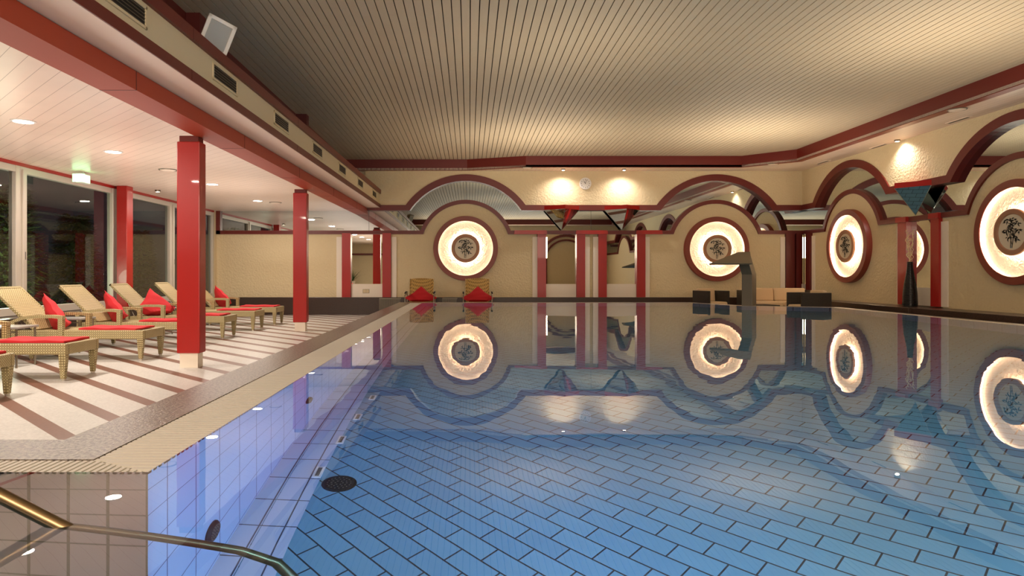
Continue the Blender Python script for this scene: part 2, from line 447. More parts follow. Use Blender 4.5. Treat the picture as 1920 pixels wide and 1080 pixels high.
o = mk.build('frieze_mirror', M['mirror2']); tag(o, 'long arched mirror strip between the dark red bands of the back wall', 'mirror')
mk = frieze(WR, 'right wall', YF+.01, YF+.01, YB-.012, cR, [(-99, -98), (13.02, 14.27), (8.05, 9.30), (17.95, 18.6)], 'right')
o = mk.build('frieze_mirror', M['mirror2']); tag(o, 'arched mirror strip between the dark red bands of the right wall', 'mirror')
mb = MB(); WB.slab(mb, [(-6.83, 1.774), (-6.72, 1.774), (-6.72, ZL), (-6.83, ZL)], 0, .1)
struct(mb.build('trim_14', M['maroon']), 'short dark red upright at the left end of the mirror strip', 'trim')
# seams in the mirror strips
mb = MB()
for u in (-2.72, 3.29):
    WB.slab(mb, [(u, ZLO), (u+.006, ZLO), (u+.006, ZUI), (u, ZUI)], .012, .018)
WB.slab(mb, [(.0-.1, CZ+RL), (.006-.1, CZ+RL), (.006-.1, CZ+RI), (-.1, CZ+RI)], .012, .018)
struct(mb.build('trim_15', M['black']), 'dark seams between mirror panels', 'trim')

class FrontWall(Wall):
    def P(s, u, z, d): return (u, YF+d, z)
WF = FrontWall('front')
mb = MB(); WF.band(mb, polyline(-2.4, XR-.2, [-.1, 3.3, 6.65], 1.6, 2.4, 1.45, 2.27), 0, .12); WF.band(mb, polyline(-6.8, XR-.2, [-.1, 3.3, 6.65], RL, ZLO, RLI, ZLI), 0, .1)
for u in (-4.6, -3.6, 1.3, 2.0, 4.6, 5.3): WF.slab(mb, [(u, .0), (u+.23, .0), (u+.23, ZLI), (u, ZLI)], 0, .1)
struct(mb.build('trim_27', M['maroon']), 'dark red bands on the wall behind the camera', 'trim')

# pilasters and niches
def upright(W, u0, u1, d, mat, nm, lab, cat='pilaster', z0=LZ, z1=1.80):
    mb = MB(); W.slab(mb, [(u0, z0), (u1, z0), (u1, z1), (u0, z1)], 0, d)
    o = mb.build(nm, M[mat]); tag(o, lab, cat); return o
def whites(W, spans, i, lab):
    mb = MB()
    for u0, u1 in spans: W.slab(mb, [(u0, LZ), (u1, LZ), (u1, 1.70), (u0, 1.70)], .05, .085)
    struct(mb.build('trim_%d' % i, M['offwhite']), lab, 'trim')
whites(WB, [(-3.585, -3.44), (-2.10, -1.965)], 16, 'cream uprights beside the left niche')
whites(WB, [(1.705, 1.835), (3.12, 3.25), (3.338, 3.475), (4.747, 4.866)], 17, 'white uprights beside the two centre niches')
whites(WB, [(8.396, 8.52)], 18, 'cream upright at the far corner niche')
whites(WR, [(14.27, 14.37), (12.85, 13.02), (17.8, 17.94)], 19, 'cream uprights on the right wall')
PC = [('red', -3.43, -3.195, WB, 'left red pilaster of the niche with the double socket'),
      ('red', -2.34, -2.11, WB, 'right red pilaster of the niche with the double socket'),
      ('red', 1.835, 2.066, WB, 'bright red pilaster, first of the four in the middle of the back wall'),
      ('red', 2.887, 3.118, WB, 'bright red pilaster, second of the four in the middle of the back wall'),
      ('red', 3.475, 3.70, WB, 'bright red pilaster, third of the four in the middle of the back wall'),
      ('red', 4.509, 4.74, WB, 'bright red pilaster, fourth of the four in the middle of the back wall'),
      ('maroon', 8.527, 8.758, WB, 'dark red pilaster behind the beige sofa, left of the corner niche'),
      ('maroon', 8.80, 8.94, WB, 'narrow dark red pilaster beside the corner mirror'),
      ('maroon', 17.95, 18.17, WR, 'dark red pilaster on the right wall beside the corner mirror'),
      ('red', 13.99, 14.27, WR, 'red pilaster behind the black vase'),
      ('red', 13.02, 13.25, WR, 'red pilaster on the right wall, nearer side of the vase niche')]
for mat, a, b, W, lab in PC:
    upright(W, a, b, .13, mat if mat == 'maroon' else 'red', 'pilaster', lab)
def niche(W, u0, u1, lab, tilt=0, z0=.43):
    o = empty('niche_mirror', W.P((u0+u1)/2, LZ, 0), 0, lab, 'mirror')
    c = o.location
    def rel(p): return tuple(Vector(p)-c)
    mb = MB(); d0, d1 = .02+max(tilt, 0), .02+max(-tilt, 0)
    mb.prism([rel(W.P(u0, z0, 0)), rel(W.P(u1, z0, 0)), rel(W.P(u1, 1.80, 0)), rel(W.P(u0, 1.80, 0))],
             [rel(W.P(u0, z0, d0)), rel(W.P(u1, z0, d1)), rel(W.P(u1, 1.80, d1)), rel(W.P(u0, 1.80, d0))])
    mb.build('mirror_pane', M['mirror'], o)
    mb = MB(); mb.prism([rel(W.P(u0, LZ, 0)), rel(W.P(u1, LZ, 0)), rel(W.P(u1, z0, 0)), rel(W.P(u0, z0, 0))],
                        [rel(W.P(u0, LZ, .06)), rel(W.P(u1, LZ, .06)), rel(W.P(u1, z0, .06)), rel(W.P(u0, z0, .06))])
    mb.build('base_panel', M['offwhite'], o)
    return o
niche(WB, -3.19, -2.345, 'tall mirror in the left niche above the double socket')
niche(WB, 2.07, 2.885, 'left of the two tall mirrors between bright red pilasters', .02)
niche(WB, 3.705, 4.505, 'right of the two tall mirrors between bright red pilasters', .02)
niche(WB, 8.945, 9.05, 'narrow corner mirror facing the pool, beside the beige sofa')
niche(WR, 18.175, 18.44, 'narrow corner mirror on the right wall')
niche(WR, 13.255, 13.985, 'tall mirror behind the black vase')
niche(WR, 8.3, 9.05, 'tall mirror on the right wall beyond the right edge of the picture')
mb = MB(); WB.slab(mb, [(3.25, LZ), (3.338, LZ), (3.338, 1.78), (3.25, 1.78)], 0, .03)
struct(mb.build('trim_20', M['cream']), 'narrow cream groove between the two middle pilasters', 'trim')
# forward blocks of the lower band over the pilasters
for a, b, W, i in ((1.2, 2.1, WB, 21), (2.86, 3.73, WB, 22), (4.48, 5.2, WB, 23), (13.0, 13.28, WR, 24), (13.96, 14.3, WR, 25)):
    mb = MB(); W.slab(mb, [(a, ZLI-.004), (b, ZLI-.004), (b-.02 if W is WB else b, ZLO+.004), (a+.02 if W is WB else a, ZLO+.004)], .1, .16)
    struct(mb.build('trim_%d' % i, M['red']), 'forward block of the lower red band above a pilaster', 'trim')
# hanging half pyramids of mirror glass
def pyramid(W, u, lab):
    o = empty('mirror_pyramid', W.P(u, ZUI, .15), 0, lab, 'ornament'); c = Vector(o.location)
    rel = lambda p: tuple(Vector(p)-c)
    w = .47
    tri = [(u-w, .15), (u-w*.0+.04, .55), (u+w, .15)]
    mb = MB(); mb.prism([rel(W.P(a, ZUI+.01, d)) for a, d in tri]+[], [rel(W.P(a, ZUI+.115, d)) for a, d in tri])
    mb.build('red_cap', M['red'], o)
    T = rel(W.P(u, 1.875, .15)); a, f, b = [rel(W.P(a, ZUI+.01, d)) for a, d in tri]
    mb = MB(); mb.add([a, f, b, T], [(0, 1, 3), (1, 2, 3), (0, 2, 1), (0, 3, 2)])
    mb.build('mirror_facets', M['mirror2'], o)
    mb = MB()
    for p in (a, f, b): mb.tube([p, T], .005, 6)
    mb.build('edge_strip', M['steel'], o)
pyramid(WB, (1051.8-880)*.014453, 'mirror-glass hanging pyramid under a red cap, left of the back wall pair')
pyramid(WB, (1164-880)*.014453, 'mirror-glass hanging pyramid under a red cap, right of the back wall pair')
pyramid(WR, 13.66, 'mirror-glass hanging pyramid on the right wall above the black vase')

# ------------------------------------------------------------------ ring lamps
def ring_lamp():
    r = empty('ring_wall_lamp', (0, 0, 0), 0, 'x', 'wall lamp', 'round backlit wall lamps with bamboo plaques')
    MB().lathe([(.735, .13), (.862, .13), (.868, .12), (.868, -.055), (.85, -.055), (.85, .115), (.735, .115)], 96, 'y', closed=True).build('outer_ring', M['ringred'], r, True, auto=True)
    MB().lathe([(.001, .012), (.85, .012), (.85, .0)], 96, 'y').build('plaster_disc', M['disc'], r)
    MB().lathe([(.79+.014*math.cos(a*PI/4), .055+.014*math.sin(a*PI/4)) for a in range(8)], 64, 'y', closed=True).build('outer_tube', M['tube'], r, True)
    MB().lathe([(.325+.016*math.cos(a*PI/4), .055+.016*math.sin(a*PI/4)) for a in range(8)], 48, 'y', closed=True).build('inner_tube', M['tube2'], r, True)
    MB().lathe([(.001, .10), (.379, .10), (.385, .11), (.385, .145), (.375, .155), (.305, .155), (.29, .13), (.29, .10)], 72, 'y').build('plaque_rim', M['plaque_rim'], r, True, auto=True)
    pl = MB().lathe([(.001, .135), (.292, .135), (.292, .13)], 64, 'y').build('plaque', M['plaque'], r)
    rnd = random.Random(3); mb = MB(); d = .138
    def leaf(x, z, a, l):
        w = l*.17; ca, sa = math.cos(a), math.sin(a)
        q = [(0, 0), (l*.35, w), (l, 0), (l*.35, -w)]
        mb.prism([(x+p*ca-s_*sa, -d, z+p*sa+s_*ca) for p, s_ in q], [(x+p*ca-s_*sa, -d-.003, z+p*sa+s_*ca) for p, s_ in q])
    def stem(pts, w):
        for (x, z), (x2, z2) in zip(pts, pts[1:]):
            mb.prism([(x-w, -d, z), (x+w, -d, z), (x2+w, -d, z2), (x2-w, -d, z2)], [(x-w, -d-.003, z), (x+w, -d-.003, z), (x2+w, -d-.003, z2), (x2-w, -d-.003, z2)])
    stem([(-.03, -.26), (-.02, -.1), (-.03, .1), (.0, .2)], .006); stem([(.0, -.26), (.03, -.08), (.05, .04)], .005); stem([(.0, -.2), (-.06, -.02), (-.1, .05)], .004)
    stem([(-.02, .05), (.06, .12), (.12, .15)], .003); stem([(-.02, .0), (.08, .0), (.14, .02)], .003); stem([(-.02, .12), (-.1, .17)], .003)
    for cx, cz, n, sp in ((-.09, .19, 8, .05), (.0, .21, 8, .05), (.1, .15, 8, .04), (-.12, .03, 9, .045), (-.02, .06, 8, .05), (.12, .02, 10, .05), (.03, -.05, 8, .05), (-.06, -.09, 6, .04), (.09, -.1, 5, .04), (-.02, .13, 7, .04)):
        for _ in range(n):
            a = rnd.choice((rnd.uniform(-.5, .15), PI+rnd.uniform(-.15, .5), rnd.uniform(3.6, 5.8)))
            leaf(cx+rnd.uniform(-sp, sp), cz+rnd.uniform(-sp, sp)*.6, a, rnd.uniform(.05, .085))
    mb.build('bamboo_motif', M['leafblack'], pl)
    return r
RL0 = ring_lamp()
RG = [((-.10, YB-.055, CZ), 0, 'round glowing wall lamp with bamboo plaque above the two red-cushioned chairs'),
      ((6.653, YB-.055, CZ-.02), 0, 'round glowing wall lamp with bamboo plaque behind the steel pool fountain'),
      ((XR-.055, 16.15, CZ-.03), -PI/2, 'round glowing wall lamp on the right wall between the sofa corner and the vase'),
      ((XR-.055, 11.18, CZ), -PI/2, 'round glowing wall lamp cut off by the right edge of the picture'),
      ((XR-.055, 6.2, CZ), -PI/2, 'round glowing wall lamp on the right wall outside the picture')]
for i, (l, rz, lab) in enumerate(RG): place(RL0, l, rz, lab, first=(i == 0))

# ------------------------------------------------------------------ ledges
lg = MB()
lg.box(XL, XR, 18.2, YB-.002, FZ, LZ)
lg.box(8.42, XR-.002, YF, 13.0, FZ, .055); lg.box(8.36, XR-.002, 13.0, 14.3, FZ, .06); lg.box(8.52, XR-.002, 14.3, 18.2, FZ, .055)
struct(lg.build('ledge', M['granite_dark'], bevel=.006), 'dark granite bench ledge along the back and right walls', 'ledge')
lw = MB(); lw.box(XL, -6.45, YF, 18.2, FZ, LZ-.005)
struct(lw.build('ledge_window', M['granite_dark']), 'dark granite ledge under the windows', 'ledge')
for x0, x1, lab in ((-2.4, -1.82, 'dull metal radiator grille in the ledge left of the two reclining chairs'), (-.72, -.32, 'dull metal radiator grille in the ledge between the two reclining chairs')):
    rg = MB(); n = int((x1-x0)/.03)
    for k in range(n): rg.box(x0+k*.03, x0+k*.03+.016, 18.17, 18.199, -.3, .03)
    rg.box(x0, x1, 18.165, 18.199, .03, .06); rg.box(x0, x1, 18.165, 18.199, -.33, -.3)
    o = rg.build('radiator_grille', M['steelpaint']); tag(o, lab, 'grille')

# ------------------------------------------------------------------ columns
def column(x0, x1, y0, y1, lab):
    o = empty('column', ((x0+x1)/2, (y0+y1)/2, FZ), 0, lab, 'column', 'red columns beside the pool')
    w, d = (x1-x0)/2, (y1-y0)/2
    MB().box(-w, w, -d, d, .17, 2.64).build('shaft', M['red'], o, bevel=.012)
    MB().box(-w+.03, w-.03, -d+.02, d-.02, 0, .17).build('plinth', M['offwhite'], o)
    MB().box(-w+.025, w-.025, -d+.02, d-.02, 2.64, 2.71).build('cap', M['maroon'], o)
    MB().box(-w+.02, w-.0, -d, d, 3.2, 4.145).build('upper_shaft', M['maroon_dark'], o)
column(-3.41, -3.14, 7.95, 8.14, 'nearer big red column standing on the striped floor')
column(-3.36, -3.10, 13.0, 13.18, 'farther red column standing on the striped floor')
mb = MB(); mb.box(-6.78, -6.58, 13.12, 13.36, LZ-.005, ZL); o = mb.build('window_post', M['red'], bevel=.008); tag(o, 'slim red post standing on the window ledge', 'column')

# ------------------------------------------------------------------ windows
def window(i, y0, y1, nofr=False):
    o = empty('window_%d' % i, (XL, (y0+y1)/2, LZ)); o['kind'] = 'structure'
    h = (y1-y0)/2; t = .05
    mb = MB()
    mb.box(-.06, .05, -h, -h+.16, 0, ZL-LZ-.05); mb.box(-.06, .05, h-.1, h, 0, ZL-LZ-.05)
    mb.box(-.06, .045, -h+.16, h-.1, 0, .12); mb.box(-.06, .045, -h+.16, h-.1, ZL-LZ-.15, ZL-LZ-.05)
    mb.box(.05, .075, -h+.03, -h+.08, .05, ZL-LZ-.1)
    mb.build('window_frame', M['alu'], o, bevel=.006)
    mb = MB(); mb.quad((-.01, -h+.1, .08), (-.01, h-.05, .08), (-.01, h-.05, ZL-LZ-.1), (-.01, -h+.1, ZL-LZ-.1)); mb.build('pane', M['glass'], o)
    MB().box(.05, .07, -h+.07, -h+.1, .85, .97).build('handle', M['black'], o)
for i, (a, b) in enumerate(((-2.5, .8), (.8, 4.1), (4.1, 7.25), (7.25, 10.4), (10.4, 13.2), (13.2, 15.7), (15.7, 18.3))): window(i+1, a, b)
mb = MB(); mb.box(XL-.08, XL+.06, 18.3, YB, LZ, ZL); mb.box(XL-.1, XL, YF, YB, FZ-.2, LZ)
struct(mb.build('wall_left', M['cream_smooth']))

# ------------------------------------------------------------------ pool
XP = -1.15
PW = [(-3.6, .9), (-3.6, 2.443), (XP, 2.443), (XP, 16.5), (5.3, 16.6), (5.96, 14.97), (7.61, 14.27), (7.42, .9)]
DP = -1.55
mb = MB(); mb.add([(x, y, 0) for x, y in PW], [tuple(range(len(PW)))])
o = mb.build('pool_water', M['water']); tag(o, 'calm clear blue water filling the swimming pool', 'water', kind='stuff')
for p in o.data.polygons:
    if p.normal.z < 0: p.flip()
mb = MB(); mb.add([(x, y, DP) for x, y in PW], [tuple(range(len(PW)))]); struct(mb.build('pool_floor', M['tilefloor']), 'pool floor of diagonal tiles, coloured with the blue water light', 'pool floor')
mb = MB(); mb.box(XP, -1.04, 2.443, 16.5, DP-.02, DP+.004); mb.box(-1.035, -.86, 2.443, 16.5, DP-.02, DP+.004)
struct(mb.build('pool_border', M['tileborder']), 'pale tile border along the foot of the left pool wall', 'pool floor')
def pwall(name, a, b, mat):
    mb = MB(); mb.quad((a[0], a[1], DP), (b[0], b[1], DP), (b[0], b[1], 0), (a[0], a[1], 0)); return struct(mb.build(name, M[mat]))
pwall('pool_wall_left', PW[2], PW[3], 'tilewall')
pwall('pool_wall_step', PW[1], PW[2], 'tileface')
pwall('pool_wall_far', PW[3], PW[4], 'tilewall'); pwall('pool_wall_corner', PW[4], PW[5], 'tilewall'); pwall('pool_wall_corner_right', PW[5], PW[6], 'tilewall')
pwall('pool_wall_right', PW[6], PW[7], 'tilewall'); pwall('pool_wall_near', PW[7], PW[0], 'tilewall'); pwall('pool_wall_end', PW[0], PW[1], 'tileface')
# rim
XG, XB_ = -1.43, -1.73
gr = MB(); y = 2.60
while y < 16.5:
    gr.box(XG, XP, y, y+.028, -.03, -.002); y += .042
k = 0
y = 2.443
while y < 2.60:   # mitred part
    f = (y-2.443)/.157; gr.box(XP-.26*f-.02, XP, y, y+.028, -.03, -.002); y += .042
x = -3.6
while x < XP-.03:
    f = max(0, min(1, (XP-.01-x)/.27)); gr.box(x, x+.017, 2.443, 2.443+.157*f, -.03, -.002); x += .027
gr.box(XG-.005, XP, 16.5, 16.56, -.03, -.002)
struct(gr.build('overflow_grating', M['grate']), 'cream slatted overflow grating around the pool edge', 'grating')
gb = MB(); gb.box(XG, XP-.003, 2.6, 16.6, -.3, -.045); gb.box(-3.6, XP-.003, 2.446, 2.6, -.3, -.045)
struct(gb.build('gutter', M['black_gap']))
rm = MB()
rm.box(XB_, XG-.006, 2.61, 16.9, FZ-.05, 0); rm.box(-6.8, XB_, 2.61, 2.92, FZ-.05, 0)
rm.poly([(XG-.006, 16.56), (5.34, 16.66), (5.5, 16.9), (XG-.006, 16.9)], FZ-.05, 0)
rm.poly([(5.34, 16.66), (5.98, 15.05), (6.15, 15.2), (5.5, 16.9)], FZ-.05, 0)
rm.poly([(5.98, 15.05), (7.68, 14.33), (7.84, 14.45), (6.15, 15.2)], FZ-.05, 0)
rm.poly([(7.68, 14.33), (7.49, .9), (7.72, .9), (7.84, 14.45)], FZ-.05, 0)
struct(rm.build('pool_rim', M['granite']), 'brown speckled granite band of the raised pool rim', 'rim')
re = MB()
re.poly([(XP, 16.5), (5.3, 16.6), (5.34, 16.66), (XP, 16.56)], -.04, .0)
re.poly([(5.3, 16.6), (5.96, 14.97), (5.98, 15.05), (5.34, 16.66)], -.04, .0)
re.poly([(5.96, 14.97), (7.61, 14.27), (7.68, 14.33), (5.98, 15.05)], -.04, .0)
re.poly([(7.61, 14.27), (7.42, .9), (7.49, .9), (7.68, 14.33)], -.04, .002)
struct(re.build('trim_26', M['offwhite']), 'thin pale edge of the pool', 'trim')
fd = MB(); fd.box(XL, XR, YF, .9, -.3, 0); fd.box(XL, -3.6, .9, 2.61, -.3, 0)
struct(fd.build('deck_front', M['granite']), 'granite deck in front of the pool', 'floor')
fg = MB(); fg.box(XB_+.0, XB_+.004, 2.92, 16.9, FZ, -.001)
# pool fittings
def disc_thing(name, lab, cat, loc, r, axis, mat='black'):
    o = empty(name, loc, 0, lab, cat)
    if axis == 'x':
        mb = MB().lathe([(.001, .02), (r*.8, .02), (r, .008), (r, 0)], 32, 'z'); mb.v = [(z, y, x) for x, y, z in mb.v]
    else:
        mb = MB().lathe([(.001, .01), (r*.85, .01), (r, .004), (r, 0)], 36, 'z')
    mb.build('plate', M[mat], o)
    holes = MB()
    for k in range(3):
        for j in range(6*(k+1)):
            t = 2*PI*j/(6*(k+1)); q = r*(.22+.22*k)
            p = (q*math.cos(t), q*math.sin(t))
            if axis == 'x': holes.box(.02, .022, p[0]-.004, p[0]+.004, p[1]-.004, p[1]+.004)
            else: holes.box(p[0]-.004, p[0]+.004, p[1]-.004, p[1]+.004, .01, .012)
    holes.build('holes', M['steelpaint'], o)
disc_thing('floor_drain', 'dark round perforated drain on the pool floor', 'drain', (-.74, 3.88, DP), .10, 'z')
disc_thing('wall_jet', 'dark round jet in the left pool wall, farther one', 'jet', (XP, 4.87, -.98), .075, 'x')
disc_thing('wall_jet', 'dark round jet in the left pool wall, nearest one', 'jet', (XP, 3.04, -1.24), .075, 'x')
for i, (x, y) in enumerate(((-.885, 4.01), (-.85, 4.53), (-.82, 5.03), (-.79, 5.58))):
    o = empty('floor_inlet', (x, y, DP+.004), 0, 'small pale rectangular inlet beside the left pool wall, %s' % ('nearest the drain', 'second from the drain', 'third from the drain', 'farthest from the drain')[i], 'inlet', 'water inlets on the pool floor')
    MB().box(-.025, .025, -.07, .07, 0, .012).build('frame', M['white'], o)
    MB().box(-.012, .012, -.055, .055, .012, .014).build('slot', M['steelpaint'], o)
# handrail
hr = MB(); P = [(-2.2, 1.80, .62), (-1.72, 1.86, .33), (-1.158, 1.925, 0), (-.92, 1.975, -.145), (-.68, 2.02, -.29), (-.57, 2.02, -.37), (-.51, 2.0, -.46), (-.48, 1.98, -.56), (-.48, 1.97, -.9), (-.48, 1.97, DP)]
hr.tube(P, .020, 16); hr.tube([(-2.2, 1.8, .62), (-2.45, 1.78, .7), (-2.6, 1.76, .66), (-2.65, 1.75, .5), (-2.65, 1.75, DP)], .02, 16)
o = hr.build('handrail', M['brass'], smooth=True); tag(o, 'round metal handrail dipping into the water at the lower left', 'handrail')

# ------------------------------------------------------------------ ventilation grilles on the fascia
def grille():
    o = empty('ventilation_grille', (0, 0, 0), 0, 'x', 'grille', 'ventilation grilles along the cream fascia')
    mb = MB(); w, h = .35, .09
    for a in ((-w, w, -h, -h+.022), (-w, w, h-.022, h), (-w, -w+.025, -h, h), (w-.025, w, -h, h)): mb.box(0, .012, a[0], a[1], a[2], a[3])
    mb.build('grille_frame', M['cream_smooth'], o)
    MB().box(-.0, .002, -w+.02, w-.02, -h+.02, h-.02).build('backing', M['black'], o)
    mb = MB()
    for k in range(5):
        z = -h+.034+k*.028; mb.prism([(.002, -w+.03, z), (.010, -w+.03, z-.010), (.010, -w+.03, z-.006), (.002, -w+.03, z+.004)], [(.002, w-.03, z), (.010, w-.03, z-.010), (.010, w-.03, z-.006), (.002, w-.03, z+.004)])
    mb.build('louvres', M['steel'], o)
    return o
G = grille()
gl_ = ['nearest the camera, cut by the top edge', 'second, below the floodlight', 'third from the camera', 'fourth from the camera', 'fifth from the camera', 'sixth from the camera', 'farthest, next to the back wall']
for i in range(7):
    y = 4.73+.35+2.05*i
    o = place(G, (bx(y, -2.585)+.001, y, 2.735), -.0124, 'slatted ventilation grille in the cream fascia, '+gl_[i], first=(i == 0))

# floodlight on the fascia
o = empty('floodlight', (-2.70, 7.05, 2.965), .0, 'grey halogen floodlight standing on top of the fascia', 'floodlight')
R = Matrix.Translation((0.08, 0, .2)) @ Matrix.Rotation(-.95, 4, 'Z') @ Matrix.Rotation(math.radians(14), 4, 'Y') @ Matrix.Rotation(-.3, 4, 'X')
mb = MB(); mb.prism([R @ Vector(p) for p in ((-.10, -.09, -.09), (-.10, .09, -.09), (-.10, .09, .10), (-.10, -.09, .10))], [R @ Vector(p) for p in ((.06, -.14, -.16), (.06, .14, -.16), (.06, .14, .16), (.06, -.14, .16))])
mb.build('housing', M['flood'], o, bevel=.02)
mb = MB()
for a in ((-.15, .15, -.17, -.13), (-.15, .15, .13, .17), (-.15, -.11, -.17, .17), (.11, .15, -.17, .17)): mb.box(.06, .08, *a, mat=R)
mb.build('front_frame', M['white'], o, bevel=.006)
MB().box(.06, .066, -.11, .11, -.13, .13, mat=R).build('lens', M['lens'], o)
MB().box(-.04, .04, -.03, .03, -.16, .08).build('bracket', M['black'], o)

# ------------------------------------------------------------------ ceiling lamps
def downlight():
    o = empty('downlight', (0, 0, 0), 0, 'x', 'ceiling lamp', 'round downlights in the low ceiling')
    MB().lathe([(.125, 0), (.125, -.008), (.10, -.012), (.10, 0)], 36).build('trim_ring', M['white'], o)
    MB().lathe([(.001, -.006), (.10, -.006)], 36).build('lamp_face', M['lampface'], o)
    return o
D0 = downlight()
DL = [(-4.94, 7.56, 'nearest of the bright round downlights in the low ceiling'), (-4.93, 9.45, 'second bright round downlight from the camera in the low ceiling'),
      (-4.85, 12.88, 'bright round downlight just right of the nearer big column'), (-4.9, 15.8, 'bright round downlight over the farthest loungers'),
      (-4.94, 5.6, 'downlight outside the picture, before the nearest visible one'), (-4.94, 3.5, 'downlight above the front deck'), (-4.94, 1.0, 'downlight above the front corner')]
for i, (x, y, lab) in enumerate(DL): place(D0, (x, y, ZL), 0, lab, first=(i == 0))
def spot():
    o = empty('ceiling_spot', (0, 0, 0), 0, 'x', 'spotlight', 'small spotlights set into the ceilings')
    MB().lathe([(.055, 0), (.055, -.03), (.04, -.04), (.04, -.03)], 24).build('housing', M['steel'], o)
    MB().lathe([(.001, -.034), (.04, -.034)], 24).build('lamp_face', M['spotface'], o)
    return o
S0 = spot()
SP = [(2.48, 18.0, ZS, 'small star-bright spotlight in the soffit left of the clock'), (4.08, 18.0, ZS, 'small spotlight in the soffit right of the clock'),
      (8.82, 14.07, ZS, 'small spotlight in the soffit above the black vase'), (-6.3, 13.8, ZL, 'small spotlight in the low ceiling near the red window post')]
for i, (x, y, z, lab) in enumerate(SP): place(S0, (x, y, z), 0, lab, first=(i == 0))
def rvent(x, y, z, lab, r=.13):
    o = empty('ceiling_speaker', (x, y, z), 0, lab, 'speaker')
    MB().lathe([(.001, -.02), (r*.7, -.022), (r*.95, -.012), (r, 0)], 32).build('cover', M['soffit'], o, True)
    MB().lathe([(r*.98, 0), (r*1.04, -.014), (r*1.12, 0)], 32).build('rim', M['steelpaint'], o)
rvent(8.17, 11.43, ZS-.012, 'round cream ceiling speaker above the right wall'); rvent(7.65, 17.2, ZS, 'round cream ceiling speaker above the sofa corner')
rvent(1.5, 17.72, ZS-.012, 'round cream ceiling speaker above the left end of the back soffit')
rvent(-4.9, 11.1, ZL, 'round grey ceiling speaker left of the nearer big column')
rvent(-4.6, 16.2, ZL, 'round grey ceiling speaker between the two columns')
def slot(x, y, lab, rz=0):
    o = empty('slot_vent', (x, y, ZS), rz, lab, 'vent')
    MB().box(-.05, .05, -.28, .28, -.012, 0).build('frame', M['soffit'], o); MB().box(-.02, .02, -.25, .25, -.014, -.012).build('slot', M['black'], o)
slot(8.78, 12.25, 'long slot vent in the soffit nearest the right picture edge'); slot(8.85, 14.75, 'long slot vent in the soffit beside the vase spotlight'); slot(8.75, 16.9, 'long slot vent in the soffit over the sofa corner')

# exit sign
o = empty('exit_sign', (-6.42, 11.35, ZL), 0, 'small glowing green-white exit sign box hanging from the low ceiling', 'sign')
MB().box(-.045, .045, -.13, .13, -.19, -.04).build('box', M['white'], o)
MB().box(.046, .05, -.115, .115, -.175, -.055).build('lit_face', M['exit'], o)
MB().box(-.10, .10, -.135, -.131, -.18, -.05).build('lit_edge', M['exit'], o)
MB().box(-.01, .01, -.01, .01, -.04, 0).build('hanger', M['white'], o)

# clock
o = empty('wall_clock', (3.12, YB-.12, .71+(513-345.5)*.014453), 0, 'round white wall clock on the back wall below the soffit', 'clock')
MB().lathe([(.001, .03), (.135, .03), (.135, .045), (.16, .04), (.163, 0)], 48, 'y').build('case', M['white'], o, True, auto=True)
mb = MB()
for k in range(12):
    t = k*PI/6; R = Matrix.Rotation(t, 4, 'Y'); mb.box(-.005, .005, -.0335, -.03, .095, .12, mat=R)
mb.build('hour_marks', M['black'], o)
mb = MB(); mb.box(-.006, .006, -.037, -.034, -.01, .075, mat=Matrix.Rotation(-.6, 4, 'Y')); mb.build('hour_hand', M['black'], o)
mb = MB(); mb.box(-.004, .004, -.041, -.038, -.01, .105, mat=Matrix.Rotation(.25, 4, 'Y')); mb.build('minute_hand', M['black'], o)
# sockets
o = empty('wall_socket', (-2.79, YB-.06, .235), 0, 'cream double wall socket below the left niche mirror', 'socket')
for s in (-1, 1): MB().box(-.08+(.082 if s > 0 else 0), (-.002 if s < 0 else .08), -.012, 0, -.045, .045).build('socket_plate', M['cream_smooth'], o, bevel=.004)
MB().box(-.088, .088, -.004, .001, -.052, .052).build('backplate', M['steelpaint'], o)

